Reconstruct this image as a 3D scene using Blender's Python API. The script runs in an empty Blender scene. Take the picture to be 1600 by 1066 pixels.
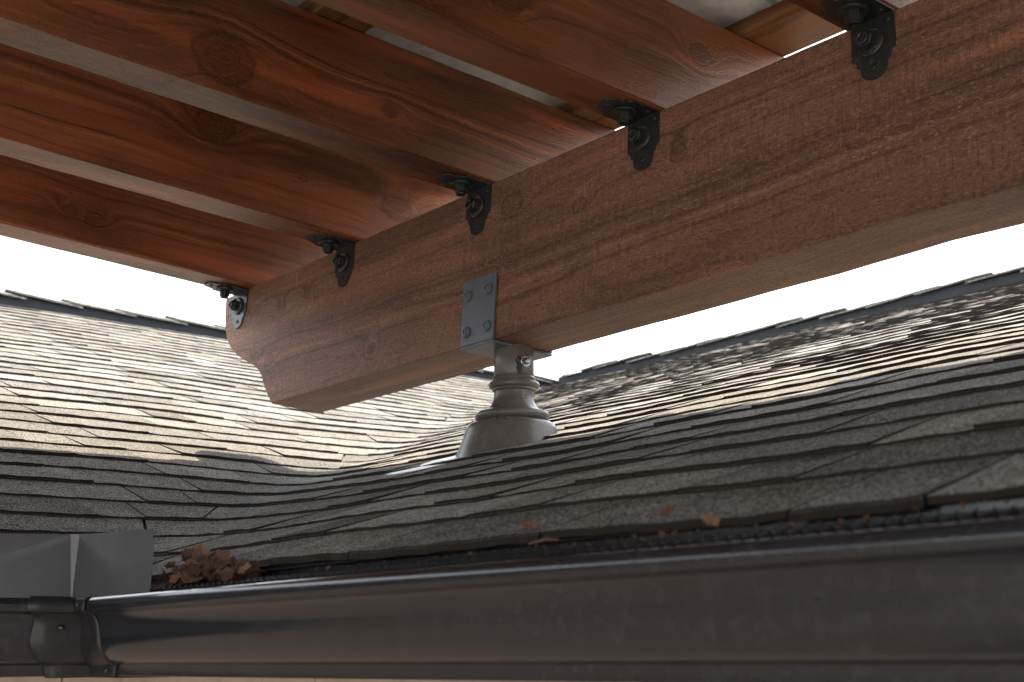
import bpy, bmesh, math, random
import numpy as np
from mathutils import Vector, Matrix, noise
random.seed(7)
sc = bpy.context.scene
col = sc.collection
# ------------------------------------------------------------------ camera
# world origin = the photographer's eye; ground lies 2.7 m below
cd = bpy.data.cameras.new('camera'); cam = bpy.data.objects.new('camera', cd); col.objects.link(cam); sc.camera = cam
RX, RY, RZ = (0.62361613, 0.7816953, -0.00744185), (-0.17803285, 0.13274755, -0.97502943), (-0.76118803, 0.60936898, 0.22195096)
M = Matrix(((RX[0], -RY[0], -RZ[0]), (RX[1], -RY[1], -RZ[1]), (RX[2], -RY[2], -RZ[2])))
cam.matrix_world = M.to_4x4()
cd.sensor_width = 36; cd.lens = 2164.3 / 1600 * 36; cd.clip_start = .02; cd.clip_end = 400
cd.dof.use_dof = True; cd.dof.focus_distance = 2.45; cd.dof.aperture_fstop = 9.0
# ------------------------------------------------------------------ light
SUN = Vector((-.56, .385, .765)).normalized()
w = bpy.data.worlds.new('World'); sc.world = w; w.use_nodes = True
nt = w.node_tree; nt.nodes.clear()
sky = nt.nodes.new('ShaderNodeTexSky'); sky.sky_type = 'NISHITA'; sky.sun_disc = False
sky.sun_elevation = math.asin(SUN.z); sky.sun_rotation = math.atan2(SUN.x, SUN.y)
sky.air_density = 1.0; sky.dust_density = 2.0
tc = nt.nodes.new('ShaderNodeTexCoord'); mp = nt.nodes.new('ShaderNodeMapping'); mp.inputs['Scale'].default_value = (1, 1, 2.5)
nz = nt.nodes.new('ShaderNodeTexNoise'); nz.inputs['Scale'].default_value = 1.6; nz.inputs['Detail'].default_value = 5
rp = nt.nodes.new('ShaderNodeMapRange'); rp.inputs[1].default_value = .3; rp.inputs[2].default_value = .7; rp.inputs[3].default_value = .72; rp.inputs[4].default_value = .97
mx = nt.nodes.new('ShaderNodeMix'); mx.data_type = 'RGBA'
mx.inputs[7].default_value = (3.5, 3.55, 3.65, 1)          # thin veil of pale cloud over the blue
bg = nt.nodes.new('ShaderNodeBackground'); bg.inputs[1].default_value = .15
out = nt.nodes.new('ShaderNodeOutputWorld')
nt.links.new(tc.outputs['Generated'], mp.inputs[0]); nt.links.new(mp.outputs[0], nz.inputs['Vector']); nt.links.new(nz.outputs[0], rp.inputs[0])
nt.links.new(rp.outputs[0], mx.inputs[0]); nt.links.new(sky.outputs[0], mx.inputs[6]); nt.links.new(mx.outputs[2], bg.inputs[0]); nt.links.new(bg.outputs[0], out.inputs[0])
sd = bpy.data.lights.new('sun', 'SUN'); sd.energy = 2.0; sd.angle = math.radians(.5); sd.color = (1, .83, .64)
so = bpy.data.objects.new('sun', sd); col.objects.link(so); so.location = (-5, 4, 8)
so.rotation_euler = SUN.to_track_quat('Z', 'Y').to_euler()
sc.view_settings.view_transform = 'Standard'; sc.view_settings.look = 'None'; sc.view_settings.gamma = 1
sc.view_settings.use_curve_mapping = False; sc.view_settings.exposure = 2.42

# ------------------------------------------------------------------ helpers
def tag(o, label=None, cat=None, group=None, kind=None):
    if label: o['label'] = label
    if cat: o['category'] = cat
    if group: o['group'] = group
    if kind: o['kind'] = kind
    return o
def empty(name, loc=(0, 0, 0), rot=(0, 0, 0)):
    o = bpy.data.objects.new(name, None); col.objects.link(o); o.empty_display_size = .05
    o.location = loc; o.rotation_euler = rot
    return o
class MB:
    def __init__(s): s.v = []; s.f = []; s.c = []
    def add(s, vs, fs, c=None):
        b = len(s.v); s.v += [tuple(v) for v in vs]; s.f += [tuple(i + b for i in f) for f in fs]
        if c is not None: s.c += list(c) if isinstance(c, (list, tuple)) else [c] * len(fs)
    def box(s, x0, x1, y0, y1, z0, z1):
        s.add([(x0, y0, z0), (x1, y0, z0), (x1, y1, z0), (x0, y1, z0), (x0, y0, z1), (x1, y0, z1), (x1, y1, z1), (x0, y1, z1)],
              [(0, 3, 2, 1), (4, 5, 6, 7), (0, 1, 5, 4), (1, 2, 6, 5), (2, 3, 7, 6), (3, 0, 4, 7)])
    def lathe(s, prof, n=24, cap=True, ax=(0, 0, 0), fn=None):
        b = []
        for i, (r, z) in enumerate(prof):
            for k in range(n):
                a = 2 * math.pi * k / n; p = Vector((r * math.cos(a), r * math.sin(a), z))
                if fn: p = fn(p)
                b.append(p + Vector(ax))
        fs = [(i * n + k, i * n + (k + 1) % n, (i + 1) * n + (k + 1) % n, (i + 1) * n + k) for i in range(len(prof) - 1) for k in range(n)]
        if cap: fs += [tuple(reversed(range(n))), tuple(range((len(prof) - 1) * n, len(prof) * n))]
        s.add(b, fs)
    def tube(s, pts, rad, n=5, c=None):
        pts = [Vector(p) for p in pts]; vs = []
        for i, p in enumerate(pts):
            t = (pts[min(i + 1, len(pts) - 1)] - pts[max(i - 1, 0)]).normalized()
            u = t.cross(Vector((.3, .2, 1)) if abs(t.z) < .9 else Vector((1, 0, 0))).normalized(); v = t.cross(u)
            r = rad[i] if isinstance(rad, (list, tuple)) else rad
            for k in range(n):
                a = 2 * math.pi * k / n; vs.append(p + u * r * math.cos(a) + v * r * math.sin(a))
        fs = [(i * n + k, i * n + (k + 1) % n, (i + 1) * n + (k + 1) % n, (i + 1) * n + k) for i in range(len(pts) - 1) for k in range(n)]
        fs += [tuple(reversed(range(n))), tuple(range((len(pts) - 1) * n, len(pts) * n))]
        s.add(vs, fs, c)
    def mesh(s, name, smooth=False):
        me = bpy.data.meshes.new(name); me.from_pydata(s.v, [], s.f); me.update()
        if smooth:
            me.polygons.foreach_set('use_smooth', [True] * len(me.polygons))
            me.set_sharp_from_angle(angle=math.radians(38))
        return me
    def build(s, name, mat, parent=None, smooth=False, loc=None, rot=None):
        me = s.mesh(name, smooth)
        if s.c and len(s.c) == len(s.f):
            at = me.attributes.new('tone', 'FLOAT', 'FACE'); at.data.foreach_set('value', s.c)
        me.materials.append(mat)
        o = bpy.data.objects.new(name, me); col.objects.link(o); o.parent = parent
        if loc is not None: o.location = loc
        if rot is not None: o.rotation_euler = rot
        return o
def copy_tree(o, parent=None):
    c = o.copy(); col.objects.link(c); c.parent = parent
    for ch in list(o.children): copy_tree(ch, c)
    return c
def prism(outline, t, mb, place, hole=None):
    """outline in (a,b); extruded by t; place(a,b,t)->point"""
    n = len(outline)
    vs = [place(a, b, 0) for a, b in outline] + [place(a, b, t) for a, b in outline]
    mb.add(vs, [tuple(range(n)), tuple(reversed(range(n, 2 * n)))] + [(i, i + n, (i + 1) % n + n, (i + 1) % n) for i in range(n)])
def bevel(o, wd, seg=2, ang=30):
    m = o.modifiers.new('bevel', 'BEVEL'); m.width = wd; m.segments = seg; m.limit_method = 'ANGLE'; m.angle_limit = math.radians(ang)
    return o

# ---- node helpers
class NT:
    def __init__(s, name):
        s.m = bpy.data.materials.new(name); s.m.use_nodes = True; s.t = s.m.node_tree; s.t.nodes.clear()
        s.out = s.t.nodes.new('ShaderNodeOutputMaterial'); s.b = s.t.nodes.new('ShaderNodeBsdfPrincipled'); s.l(s.b.outputs[0], s.out.inputs[0])
    def l(s, a, b): s.t.links.new(a, b)
    def n(s, typ, ins=None, **kw):
        nd = s.t.nodes.new('ShaderNode' + typ)
        for k, v in kw.items(): setattr(nd, k, v)
        for k, v in (ins or {}).items():
            if isinstance(v, bpy.types.NodeSocket): s.l(v, nd.inputs[k])
            else: nd.inputs[k].default_value = v
        return nd
    def math(s, op, a, b=0.0, c=None):
        d = {0: a, 1: b}
        if c is not None: d[2] = c
        return s.n('Math', d, operation=op).outputs[0]
    def noise(s, vec, scale, detail=3, rough=.5, dim='3D', dist=0):
        d = {'Scale': scale, 'Detail': detail, 'Roughness': rough, 'Distortion': dist}
        if dim == '1D': d['W'] = vec
        else: d['Vector'] = vec
        return s.n('TexNoise', d, noise_dimensions=dim).outputs[0]
    def ramp(s, fac, stops):
        r = s.n('ValToRGB', {0: fac}); e = r.color_ramp.elements
        while len(e) < len(stops): e.new(.5)
        for k, (p, c) in enumerate(stops): e[k].position = p; e[k].color = (*c, 1) if len(c) == 3 else c
        return r.outputs[0]
    def mix(s, f, a, b, bt='MIX'):
        m = s.n('Mix', data_type='RGBA', blend_type=bt)
        for i, v in ((0, f), (6, a), (7, b)):
            if isinstance(v, bpy.types.NodeSocket): s.l(v, m.inputs[i])
            elif i: m.inputs[i].default_value = (*v, 1) if len(v) == 3 else v
            else: m.inputs[i].default_value = v
        return m.outputs[2]
    def scalev(s, vec, sx, sy, sz):
        return s.n('VectorMath', {0: vec, 1: (sx, sy, sz)}, operation='MULTIPLY').outputs[0]
    def bump(s, h, strength, dist, nrm=None):
        d = {'Height': h, 'Strength': strength, 'Distance': dist}
        if nrm is not None: d['Normal'] = nrm
        return s.n('Bump', d).outputs[0]
    def set(s, **kw):
        mp_ = {'color': 'Base Color', 'rough': 'Roughness', 'metal': 'Metallic', 'nrm': 'Normal', 'coat': 'Coat Weight', 'coatr': 'Coat Roughness', 'spec': 'Specular IOR Level', 'sheen': 'Sheen Weight', 'tint': 'Specular Tint'}
        for k, v in kw.items():
            i = s.b.inputs[mp_[k]]
            if isinstance(v, bpy.types.NodeSocket): s.l(v, i)
            else: i.default_value = (*v, 1) if k == 'color' and len(v) == 3 else v
        return s.m

def wood(name, axis, knots, base, dark, hi, rough=.45, seed=0., pith=(.09, -.12), saw=0., ring=110., coat=0., fibre=1., streak=None, warpk=.13, spec=.4, tint=(1, .88, .78), kop=.8, bigk=.55):
    """axis 'X' or 'Y' = the length of the timber. knots: (length, cross-height, radius, strength)"""
    t = NT(name); g = t.n('TexCoord').outputs['Object']
    sp = t.n('SeparateXYZ', {0: g}); Lc = sp.outputs['X' if axis == 'X' else 'Y']; Cc = sp.outputs['Y' if axis == 'X' else 'X']; Z = sp.outputs['Z']
    p = t.n('CombineXYZ', {0: Lc, 1: Cc, 2: Z}).outputs[0]
    po = t.n('VectorMath', {0: p, 1: (seed, seed * .7, seed * .3)}, operation='ADD').outputs[0]
    warp = t.noise(t.scalev(po, 1.1, 5, 5), 1.0, 3, .5)
    warp2 = t.noise(t.scalev(po, 6, 30, 30), 1.0, 3, .6)
    dy = t.math('SUBTRACT', Cc, pith[0]); dz = t.math('SUBTRACT', Z, pith[1])
    rr = t.math('SQRT', t.math('ADD', t.math('MULTIPLY', dy, dy), t.math('MULTIPLY', dz, dz)))
    F = t.math('ADD', rr, t.math('MULTIPLY', warp, warpk)); F = t.math('ADD', F, t.math('MULTIPLY', warp2, .008))
    kmask = None; kr = None; kd = None
    wob = t.math('MULTIPLY', t.math('SUBTRACT', t.noise(po, 38, 3), .5), .6)
    for (kl, kz, r, a) in knots:
        ex = t.math('DIVIDE', t.math('SUBTRACT', Lc, kl), r * 1.35); ez = t.math('DIVIDE', t.math('SUBTRACT', Z, kz), r)
        d2 = t.math('ADD', t.math('MULTIPLY', ex, ex), t.math('MULTIPLY', ez, ez))
        d2w = t.math('MULTIPLY', t.math('ADD', t.math('SQRT', d2), wob), 1.0)
        infl = t.math('POWER', 2.718, t.math('MULTIPLY', t.math('MULTIPLY', d2w, d2w), -.22))
        F = t.math('ADD', F, t.math('MULTIPLY', infl, a * .055 * min(1, warpk / .1 + .25)))
        kd = d2w if kd is None else t.math('MINIMUM', kd, d2w)
        core = t.n('MapRange', {0: d2w, 1: 1.15, 2: .75, 3: 0.0, 4: 1.0}).outputs[0]
        ringm = t.n('MapRange', {0: t.math('ABSOLUTE', t.math('SUBTRACT', d2w, 1.08)), 1: 0.0, 2: .22, 3: 1.0, 4: 0.0}).outputs[0]
        kmask = core if kmask is None else t.math('MAXIMUM', kmask, core)
        kr = ringm if kr is None else t.math('MAXIMUM', kr, ringm)
    gr = t.noise(F, ring, 3.0, .6, '1D')
    fine = t.noise(t.scalev(po, 9, 420, 420), 1.0, 4, .65)
    gcol = t.ramp(gr, [(.30, dark), (.47, base), (.60, base), (.74, hi)])
    c = t.mix(t.math('MULTIPLY', fine, .42 * fibre), gcol, tuple(x * .30 for x in dark))
    big = t.noise(t.scalev(po, 2.0, 9, 9), 1.0, 3, .55)
    c = t.mix(t.n('MapRange', {0: big, 1: .44, 2: .66, 3: 0., 4: bigk}).outputs[0], c, tuple(x * .38 for x in dark), 'MIX')
    if streak:
        st = t.noise(t.scalev(po, 1.3, 16, 16), 1.0, 2)
        c = t.mix(t.n('MapRange', {0: st, 1: .55, 2: .68, 3: 0., 4: .75}).outputs[0], c, streak)
    if kmask is not None:
        krg = t.math('ADD', t.math('MULTIPLY', t.math('SINE', t.math('MULTIPLY', kd, 24.0)), .5), .3)
        kc = t.mix(t.math('ADD', t.math('MULTIPLY', t.noise(po, 120, 3), .6), t.math('MULTIPLY', krg, .5)), tuple(x * 1.25 for x in dark), tuple(x * .22 for x in dark))
        c = t.mix(t.math('MULTIPLY', kmask, kop), c, kc); c = t.mix(t.math('MULTIPLY', kr, .6), c, tuple(x * .12 for x in dark))
    ck = t.n('MapRange', {0: t.noise(t.scalev(po, 1.6, 75, 75), 1.0, 2, .5), 1: .715, 2: .745, 3: 0., 4: 1.}).outputs[0]   # drying checks
    c = t.mix(t.math('MULTIPLY', ck, .85), c, tuple(x * .10 for x in dark))
    h = t.math('SUBTRACT', t.math('ADD', t.math('MULTIPLY', fine, .8), t.math('MULTIPLY', gr, .9)), t.math('MULTIPLY', ck, 2.0))
    nrm = t.bump(h, .6, .0013)
    if saw > 0:
        fz = t.noise(t.scalev(po, 130, 420, 420), 1.0, 4, .75)
        sw = t.noise(t.scalev(po, 330, 25, 25), 1.0, 2, .6)
        patch = t.n('MapRange', {0: t.noise(t.scalev(po, 3, 7, 7), 1.0, 2), 1: .35, 2: .62, 3: .25, 4: 1.0}).outputs[0]
        hh = t.math('MULTIPLY', t.math('ADD', fz, t.math('MULTIPLY', sw, .8)), patch)
        nrm = t.bump(hh, saw, .0060, nrm)
        c = t.mix(t.n('MapRange', {0: t.math('MULTIPLY', sw, t.math('ADD', patch, .3)), 1: .50, 2: .30, 3: 0., 4: .45 * min(saw, 1)}).outputs[0], c, tuple(x * .35 for x in dark))
        c = t.mix(t.n('MapRange', {0: fz, 1: .47, 2: .36, 3: 0., 4: .75 * min(saw, 1)}).outputs[0], c, tuple(x * .22 for x in dark))
        c = t.mix(t.n('MapRange', {0: fz, 1: .56, 2: .72, 3: 0., 4: .55 if saw > .5 else .2}).outputs[0], c, tuple(min(1, x * 1.8) for x in hi))
    if kmask is not None: nrm = t.bump(t.math('MULTIPLY', kr, -1.0), .2, .0015, nrm)
    rg = t.math('ADD', t.math('MULTIPLY', fine, .3), rough - .15)
    return t.set(color=c, rough=rg, nrm=nrm, coat=coat, coatr=.3, spec=spec, tint=(*tint, 1))

def metal_paint(name, c, rough=.35, bump=.0, bscale=300, metal=0., spec=.5, dust=None, dustamt=.25, wav=0.):
    t = NT(name); g = t.n('TexCoord').outputs['Object']
    cc = t.mix(t.n('MapRange', {0: t.noise(g, 30, 4), 1: .4, 2: .7, 3: 0., 4: 1.}).outputs[0], c, tuple(x * .8 for x in c))
    if dust:
        cc = t.mix(t.n('MapRange', {0: t.noise(g, 60, 6, .7), 1: .5, 2: .75, 3: 0., 4: dustamt}).outputs[0], cc, dust)
    nrm = t.bump(t.noise(g, bscale, 2), bump, .0004)
    if wav: nrm = t.bump(t.noise(g, 9, 2), wav, .004, nrm)
    r = t.math('ADD', t.math('MULTIPLY', t.noise(g, 25, 4), .2), rough - .1)
    return t.set(color=cc, rough=r, nrm=nrm, metal=metal, spec=spec)

black_iron = metal_paint('black_powder_coat', (.022, .024, .023), .33, .4, 900, spec=.5, dust=(.11, .105, .09), dustamt=.45)
riser_paint = metal_paint('grey_riser_paint', (.115, .105, .098), .30, .25, 700, spec=.45, dust=(.28, .235, .17), dustamt=.5)
saddle_paint = metal_paint('dark_grey_satin', (.12, .135, .165), .38, .35, 700, spec=.5, dust=(.16, .15, .14), dustamt=.35)
steel = metal_paint('zinc_steel', (.42, .42, .42), .3, .2, 500, metal=1.)
smear_m = metal_paint('black_sealant', (.01, .01, .01), .3)
gutter_paint = metal_paint('bronze_gutter_paint', (.015, .0165, .020), .16, .10, 500, spec=.55, dust=(.075, .075, .075), dustamt=.3, wav=.12)
splash_paint = metal_paint('grey_splash_paint', (.060, .060, .062), .36, .10, 500, spec=.7, dust=(.10, .09, .08), dustamt=.2, wav=.1)
strap_paint = metal_paint('dull_strap_paint', (.018, .0175, .018), .42, .2, 500, spec=.4, dust=(.07, .065, .06), dustamt=.4, wav=.4)
guard_m = metal_paint('black_mesh_plastic', (.006, .006, .007), .55, 0, spec=.2)
white_pan = metal_paint('white_sheet_paint', (.85, .85, .80), .45)
vent_m = metal_paint('shaded_vent_plastic', (.007, .010, .014), .7)  # blue-black: the shade on the vent sides is put into the colour
beige = metal_paint('beige_fascia_paint', (.55, .42, .31), .55, .2, 200)

# ---- shingle material
def shingle_mat():
    t = NT('asphalt_shingle'); g = t.n('NewGeometry').outputs['Position']
    tone = t.n('Attribute', attribute_name='tone').outputs['Fac']
    blotch = t.noise(g, 14, 3, .6)
    v1 = t.n('TexVoronoi', {'Vector': g, 'Scale': 520.}).outputs['Color']
    gv = t.n('SeparateColor', {0: v1}).outputs[0]
    v2 = t.noise(g, 900, 2, .6)
    k = t.math('ADD', t.math('MULTIPLY', gv, .98), t.math('MULTIPLY', v2, .5))
    k = t.math('ADD', t.math('SUBTRACT', k, .47), t.math('MULTIPLY', t.math('SUBTRACT', t.math('ADD', tone, blotch), 1.0), .55))
    c = t.ramp(k, [(.0, (.016, .013, .010)), (.20, (.125, .122, .105)), (.46, (.262, .255, .222)), (.70, (.375, .362, .312)), (.95, (.62, .61, .57))])
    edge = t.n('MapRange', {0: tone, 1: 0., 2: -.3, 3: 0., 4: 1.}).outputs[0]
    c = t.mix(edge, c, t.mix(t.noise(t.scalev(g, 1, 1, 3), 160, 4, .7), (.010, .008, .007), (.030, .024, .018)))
    cool = t.n('MapRange', {0: t.noise(g, 5, 2), 1: .45, 2: .6, 3: 0., 4: .5}).outputs[0]
    c = t.mix(cool, c, t.mix(1.0, c, (.90, .98, 1.10), 'MULTIPLY'))
    nrm = t.bump(t.math('ADD', gv, v2), .5, .0012)
    return t.set(color=c, rough=.9, nrm=nrm, spec=.25)
shingle_m = shingle_mat()
def flat(name, c, rough=.8):
    t = NT(name); g = t.n('TexCoord').outputs['Object']
    return t.set(color=t.mix(t.noise(g, 20, 4), c, tuple(x * .6 for x in c)), rough=rough)
deck_m = flat('dark_underlay', (.025, .022, .02))

# ------------------------------------------------------------------ frames of reference
TH = -0.06621652; HR = 0.02906041
def PW(x, y, z):                                     # patio-cover frame (leans 3.8 degrees) -> world
    c, s = math.cos(TH), math.sin(TH); return Vector((x, y * c - z * s, y * s + z * c))
PROT = (TH, 0, 0)
HROT = (0, 0, HR)
def HW(x, y, z):
    c, s = math.cos(HR), math.sin(HR); return Vector((x * c - y * s, x * s + y * c, z))
def project(p):
    x = sum(a * b for a, b in zip(RX, p)); y = sum(a * b for a, b in zip(RY, p)); z = sum(a * b for a, b in zip(RZ, p))
    return (800 + 2164.3 * x / z, 533 + 2164.3 * y / z, z) if z > .05 else (0, 0, -1)

# ------------------------------------------------------------------ ground
def concrete():
    t = NT('patio_concrete'); g = t.n('TexCoord').outputs['Object']
    c = t.mix(t.noise(g, 3, 6, .6), (.42, .43, .45), (.32, .33, .345)); return t.set(color=c, rough=.85, nrm=t.bump(t.noise(g, 60, 4), .3, .004))
def bounce_ground():  # unseen ground, coloured pale and warm to bounce sunlight up to the timbers
    t = NT('pale_bounce_ground'); g = t.n('TexCoord').outputs['Object']
    c = t.mix(t.noise(g, 4, 6, .6), (.36, .33, .28), (.46, .42, .36)); return t.set(color=c, rough=.9, nrm=t.bump(t.noise(g, 40, 4), .6, .03))
b = MB(); b.add([(-150, -150, -2.704), (150, -150, -2.704), (150, 150, -2.704), (-150, 150, -2.704)], [(0, 1, 2, 3)])
tag(b.build('ground', bounce_ground()), kind='structure')
b = MB(); b.box(-1.45, 14, -14, 1.18, -2.75, -2.69)
tag(b.build('patio', concrete()), kind='structure')

# ------------------------------------------------------------------ house: roof surface
Z0 = .105; MB_ = .348; ZR = 1.455; EPS = .026; YE = .84; XE = -1.866
def pA(z):                                          # run of the right slope for a given rise (slightly crowned)
    k = .8; z1 = .333 * k
    return z / .333 if z < z1 else k + (z - z1) / .316
def surf(zeta, D):
    S = 2 * zeta - math.sqrt(D * D + EPS * EPS); zA = (S - D) / 2; zB = (S + D) / 2
    return (XE - zB / MB_, YE + pA(zA), Z0 + zeta)
def lat(D0, dz):                                    # keep side edges running up the slope
    return D0 + math.tanh(D0 / .035) * dz
def und(x, y):
    return .0014 * math.sin(x * 4.1 + 1.3 * math.sin(y * 3)) + .0018 * math.sin(y * 5.7 + x * 2.2) + .0012 * math.sin(x * 13 + y * 9)
EZ = .0418
house = empty('house', (0, 0, -2.7), HROT)
tag(house, 'house with grey brown shingle roof slopes meeting in a valley below the patio cover', 'house')
HZ = 2.7                                             # children are given in house axes, z measured from the ground
def toh(p): return (p[0], p[1], p[2] + HZ)
roof_r = empty('roof'); roof_r.parent = house; roof_r['label'] = 'shingle slope rising behind the long gutter'
roof_l = empty('roof'); roof_l.parent = house; roof_l['label'] = 'sunlit shingle slope on the left beyond the valley'
rng = random.Random(21)
pieces = []
K = int(ZR / EZ) + 1
for k in range(K):
    z0_ = k * EZ; z1_ = min(z0_ + EZ + .0035, ZR + .004)
    Dmin = -(1.30 + z0_); Dmax = z0_ + 1.50
    D = Dmin + rng.random() * .05; high = rng.random() < .5
    edges = [(D, high)]
    while D < Dmax:
        wd = rng.choice([.11, .14, .18, .22, .27, .33]) * rng.uniform(.85, 1.15)
        if not high: wd *= .8
        D += wd * .348; high = not high if rng.random() < .88 else high; edges.append((D, high))
    for (D0, hi_), (D1, _) in zip(edges, edges[1:]):
        if abs(D0) < .12 or abs(D1) < .12: pass
        nu = max(2, int((D1 - D0) / .348 / .018) + 1)
        g = .0014 * .348; hb = .0074 if hi_ else .0050
        if k == 0: hb *= .55
        hb += rng.uniform(-.0006, .0012); jb = rng.uniform(-.0008, .0008)
        rows = [(z0_, hb), (z0_ + .5 * EZ, hb * .55 + .0005), (z1_, .0014)]
        vs = []
        ph = rng.uniform(0, 6)
        for r, (zz, hh) in enumerate(rows):
            for i in range(nu + 1):
                Dd = D0 + g + (D1 - D0 - 2 * g) * i / nu
                if i in (0, nu): Dd += rng.uniform(-.0004, .0004)
                z_ = zz
                if r == 0: z_ += (jb + .0011 * math.sin(i * 1.9 + ph) + rng.uniform(-.0011, .0011)) * .33
                x, y, z = surf(max(z_, -.01), lat(Dd, zz - z0_))
                lift = hh + und(x, y) + (.0006 * math.sin(i * 1.3 + ph) if r == 0 else 0)
                vs.append((x, y, z + lift))
        W = nu + 1
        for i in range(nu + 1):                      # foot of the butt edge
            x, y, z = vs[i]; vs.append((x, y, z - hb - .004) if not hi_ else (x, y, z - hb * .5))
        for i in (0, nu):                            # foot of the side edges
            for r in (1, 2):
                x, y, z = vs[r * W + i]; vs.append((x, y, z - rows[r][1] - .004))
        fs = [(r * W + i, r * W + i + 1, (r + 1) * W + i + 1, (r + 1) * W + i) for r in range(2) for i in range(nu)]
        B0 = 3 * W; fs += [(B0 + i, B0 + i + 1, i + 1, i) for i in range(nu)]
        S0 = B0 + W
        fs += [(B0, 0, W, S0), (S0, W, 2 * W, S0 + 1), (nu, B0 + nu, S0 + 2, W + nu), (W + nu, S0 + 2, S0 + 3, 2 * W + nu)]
        nl = 0
        if hi_:
            L0 = len(vs); nl = nu
            for lv in (0, 1):
                for i in range(nu + 1):
                    Dd = D0 + g + (D1 - D0 - 2 * g) * i / nu
                    x, y, z = surf(max(z0_ - .0013, -.01), lat(Dd, 0)); x1, y1, z1 = vs[i]; x0, y0, zq = surf(max(z0_, -.01), lat(Dd, 0))
                    vs.append((x1 + x - x0, y1 + y - y0, z1 - hb * .5 + .0003 - .0013 if lv == 0 else z1 - hb - .006))
            fs += [(L0 + i, L0 + i + 1, B0 + i + 1, B0 + i) for i in range(nu)] + [(L0 + W + i, L0 + W + i + 1, L0 + i + 1, L0 + i) for i in range(nu)]
        tone = rng.gauss(.5, .17) - (.05 if hi_ else 0)
        # size in view
        pr_ = [project(HW(*v)) for v in (vs[0], vs[nu], vs[2 * W], vs[2 * W + nu], vs[nu // 2])]
        area = 0
        if all(q[2] > 0 for q in pr_):
            xs = [q[0] for q in pr_]; ys = [q[1] for q in pr_]
            cx = sum(xs) / 5; cy = sum(ys) / 5
            if -30 < cx < 1630 and 440 < cy < 900 and not (cy > 915 - .085 * cx + 20 and cx > 240):
                area = (min(max(xs), 1600) - max(min(xs), 0)) * (max(ys) - min(ys))
                if 430 < cx < 700 and cy < 560: area = 0
                if cx > 700 and cy < 520 - .0 and cy < 520 - (cx - 880) * .25: area = 0
                area = max(area, 0)
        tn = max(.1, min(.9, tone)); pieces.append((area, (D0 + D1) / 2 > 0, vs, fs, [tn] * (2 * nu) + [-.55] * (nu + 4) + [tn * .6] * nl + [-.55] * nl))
order = sorted(range(len(pieces)), key=lambda i: -pieces[i][0]); top = set(order[:300])
rest = {True: MB(), False: MB()}
for i, (a, left, vs, fs, tone) in enumerate(pieces):
    if i in top and a > 0:
        c = Vector((sum(v[0] for v in vs) / len(vs), sum(v[1] for v in vs) / len(vs), sum(v[2] for v in vs) / len(vs)))
        m = MB(); m.add([Vector(v) - c for v in vs], fs, tone)
        m.build('shingle', shingle_m, roof_l if left else roof_r, loc=toh(c))
    else: rest[left].add([toh(v) for v in vs], fs, tone)
for left, par in ((True, roof_l), (False, roof_r)):
    tag(rest[left].build('shingle_field', shingle_m, par), kind='stuff')
print('shingles', len(pieces))
# underlay deck just below the shingles, closed below
for left in (False, True):
    m = MB(); rows = []; R = 40; C = 24
    for r in range(R + 1):
        z = ZR * r / R
        for c in range(C + 1):
            D = (z + 1.52) * (c / C) ** 1.6 if left else -(1.32 + z) * (c / C) ** 1.6
            x, y, zz = surf(z, D); m.v.append(toh((x, y, zz - .0055)))
    m.f = [((r * (C + 1) + c), (r * (C + 1) + c + 1), ((r + 1) * (C + 1) + c + 1), ((r + 1) * (C + 1) + c)) for r in range(R) for c in range(C)]
    m.build('roof_deck', deck_m, roof_l if left else roof_r)
# far slopes beyond the two ridges
yr = YE + pA(ZR); xr = XE - ZR / MB_; zr = Z0 + ZR
m = MB(); m.add([toh(p) for p in [(xr + .3, yr, zr - .01), (2.6, yr, zr - .01), (2.6, yr + 4.4, zr - 1.45), (xr + 4, yr + 4.4, zr - 1.45)]], [(0, 1, 2, 3)], .5)
m.build('back_slope', shingle_m, roof_r)
m = MB(); m.add([toh(p) for p in [(xr, -3.7, zr - .01), (xr, 14, zr - .01), (xr - 4.2, 14, zr - 1.45), (xr - 4.2, -3.7, zr - 1.45)]], [(0, 1, 2, 3)], .5)
m.add([toh(p) for p in [(xr, yr, zr - .01), (xr + 3, yr + 3, zr - 1.2), (xr + 3, 14, zr - 1.2), (xr, 14, zr - .01)]], [(0, 1, 2, 3)], .5)
m.build('back_slope', shingle_m, roof_l)
# ridge vents and ridge caps
rv = MB(); n = 60
for i in range(n):
    x0 = xr + .25 + (2.6 - xr - .25) * i / n; x1 = xr + .25 + (2.6 - xr - .25) * (i + 1) / n
    h0 = .047 + .006 * math.sin(x0 * 5.3); h1 = .047 + .006 * math.sin(x1 * 5.3)
    rv.add([toh(p) for p in [(x0, yr - .13, zr - .045), (x1, yr - .13, zr - .045), (x1, yr - .13, zr - .045 + h1), (x0, yr - .13, zr - .045 + h0), (x0, yr, zr + h0 - .004), (x1, yr, zr + h1 - .004)]], [(0, 1, 2, 3), (3, 2, 5, 4)])
rv.build('ridge_vent', vent_m, roof_r)
rv = MB()
for i in range(n):
    y0 = -3.7 + 11.7 * i / n; y1 = -3.7 + 11.7 * (i + 1) / n
    h0 = h1 = .048
    rv.add([toh(p) for p in [(xr + .13, y0, zr - .045), (xr + .13, y1, zr - .045), (xr + .13, y1, zr - .045 + h1), (xr + .13, y0, zr - .045 + h0), (xr, y0, zr + h0 - .004), (xr, y1, zr + h1 - .004)]], [(1, 0, 3, 2), (2, 3, 4, 5)])
rv.build('ridge_vent', vent_m, roof_l)
capr = random.Random(3)
x = xr + .3
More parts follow.
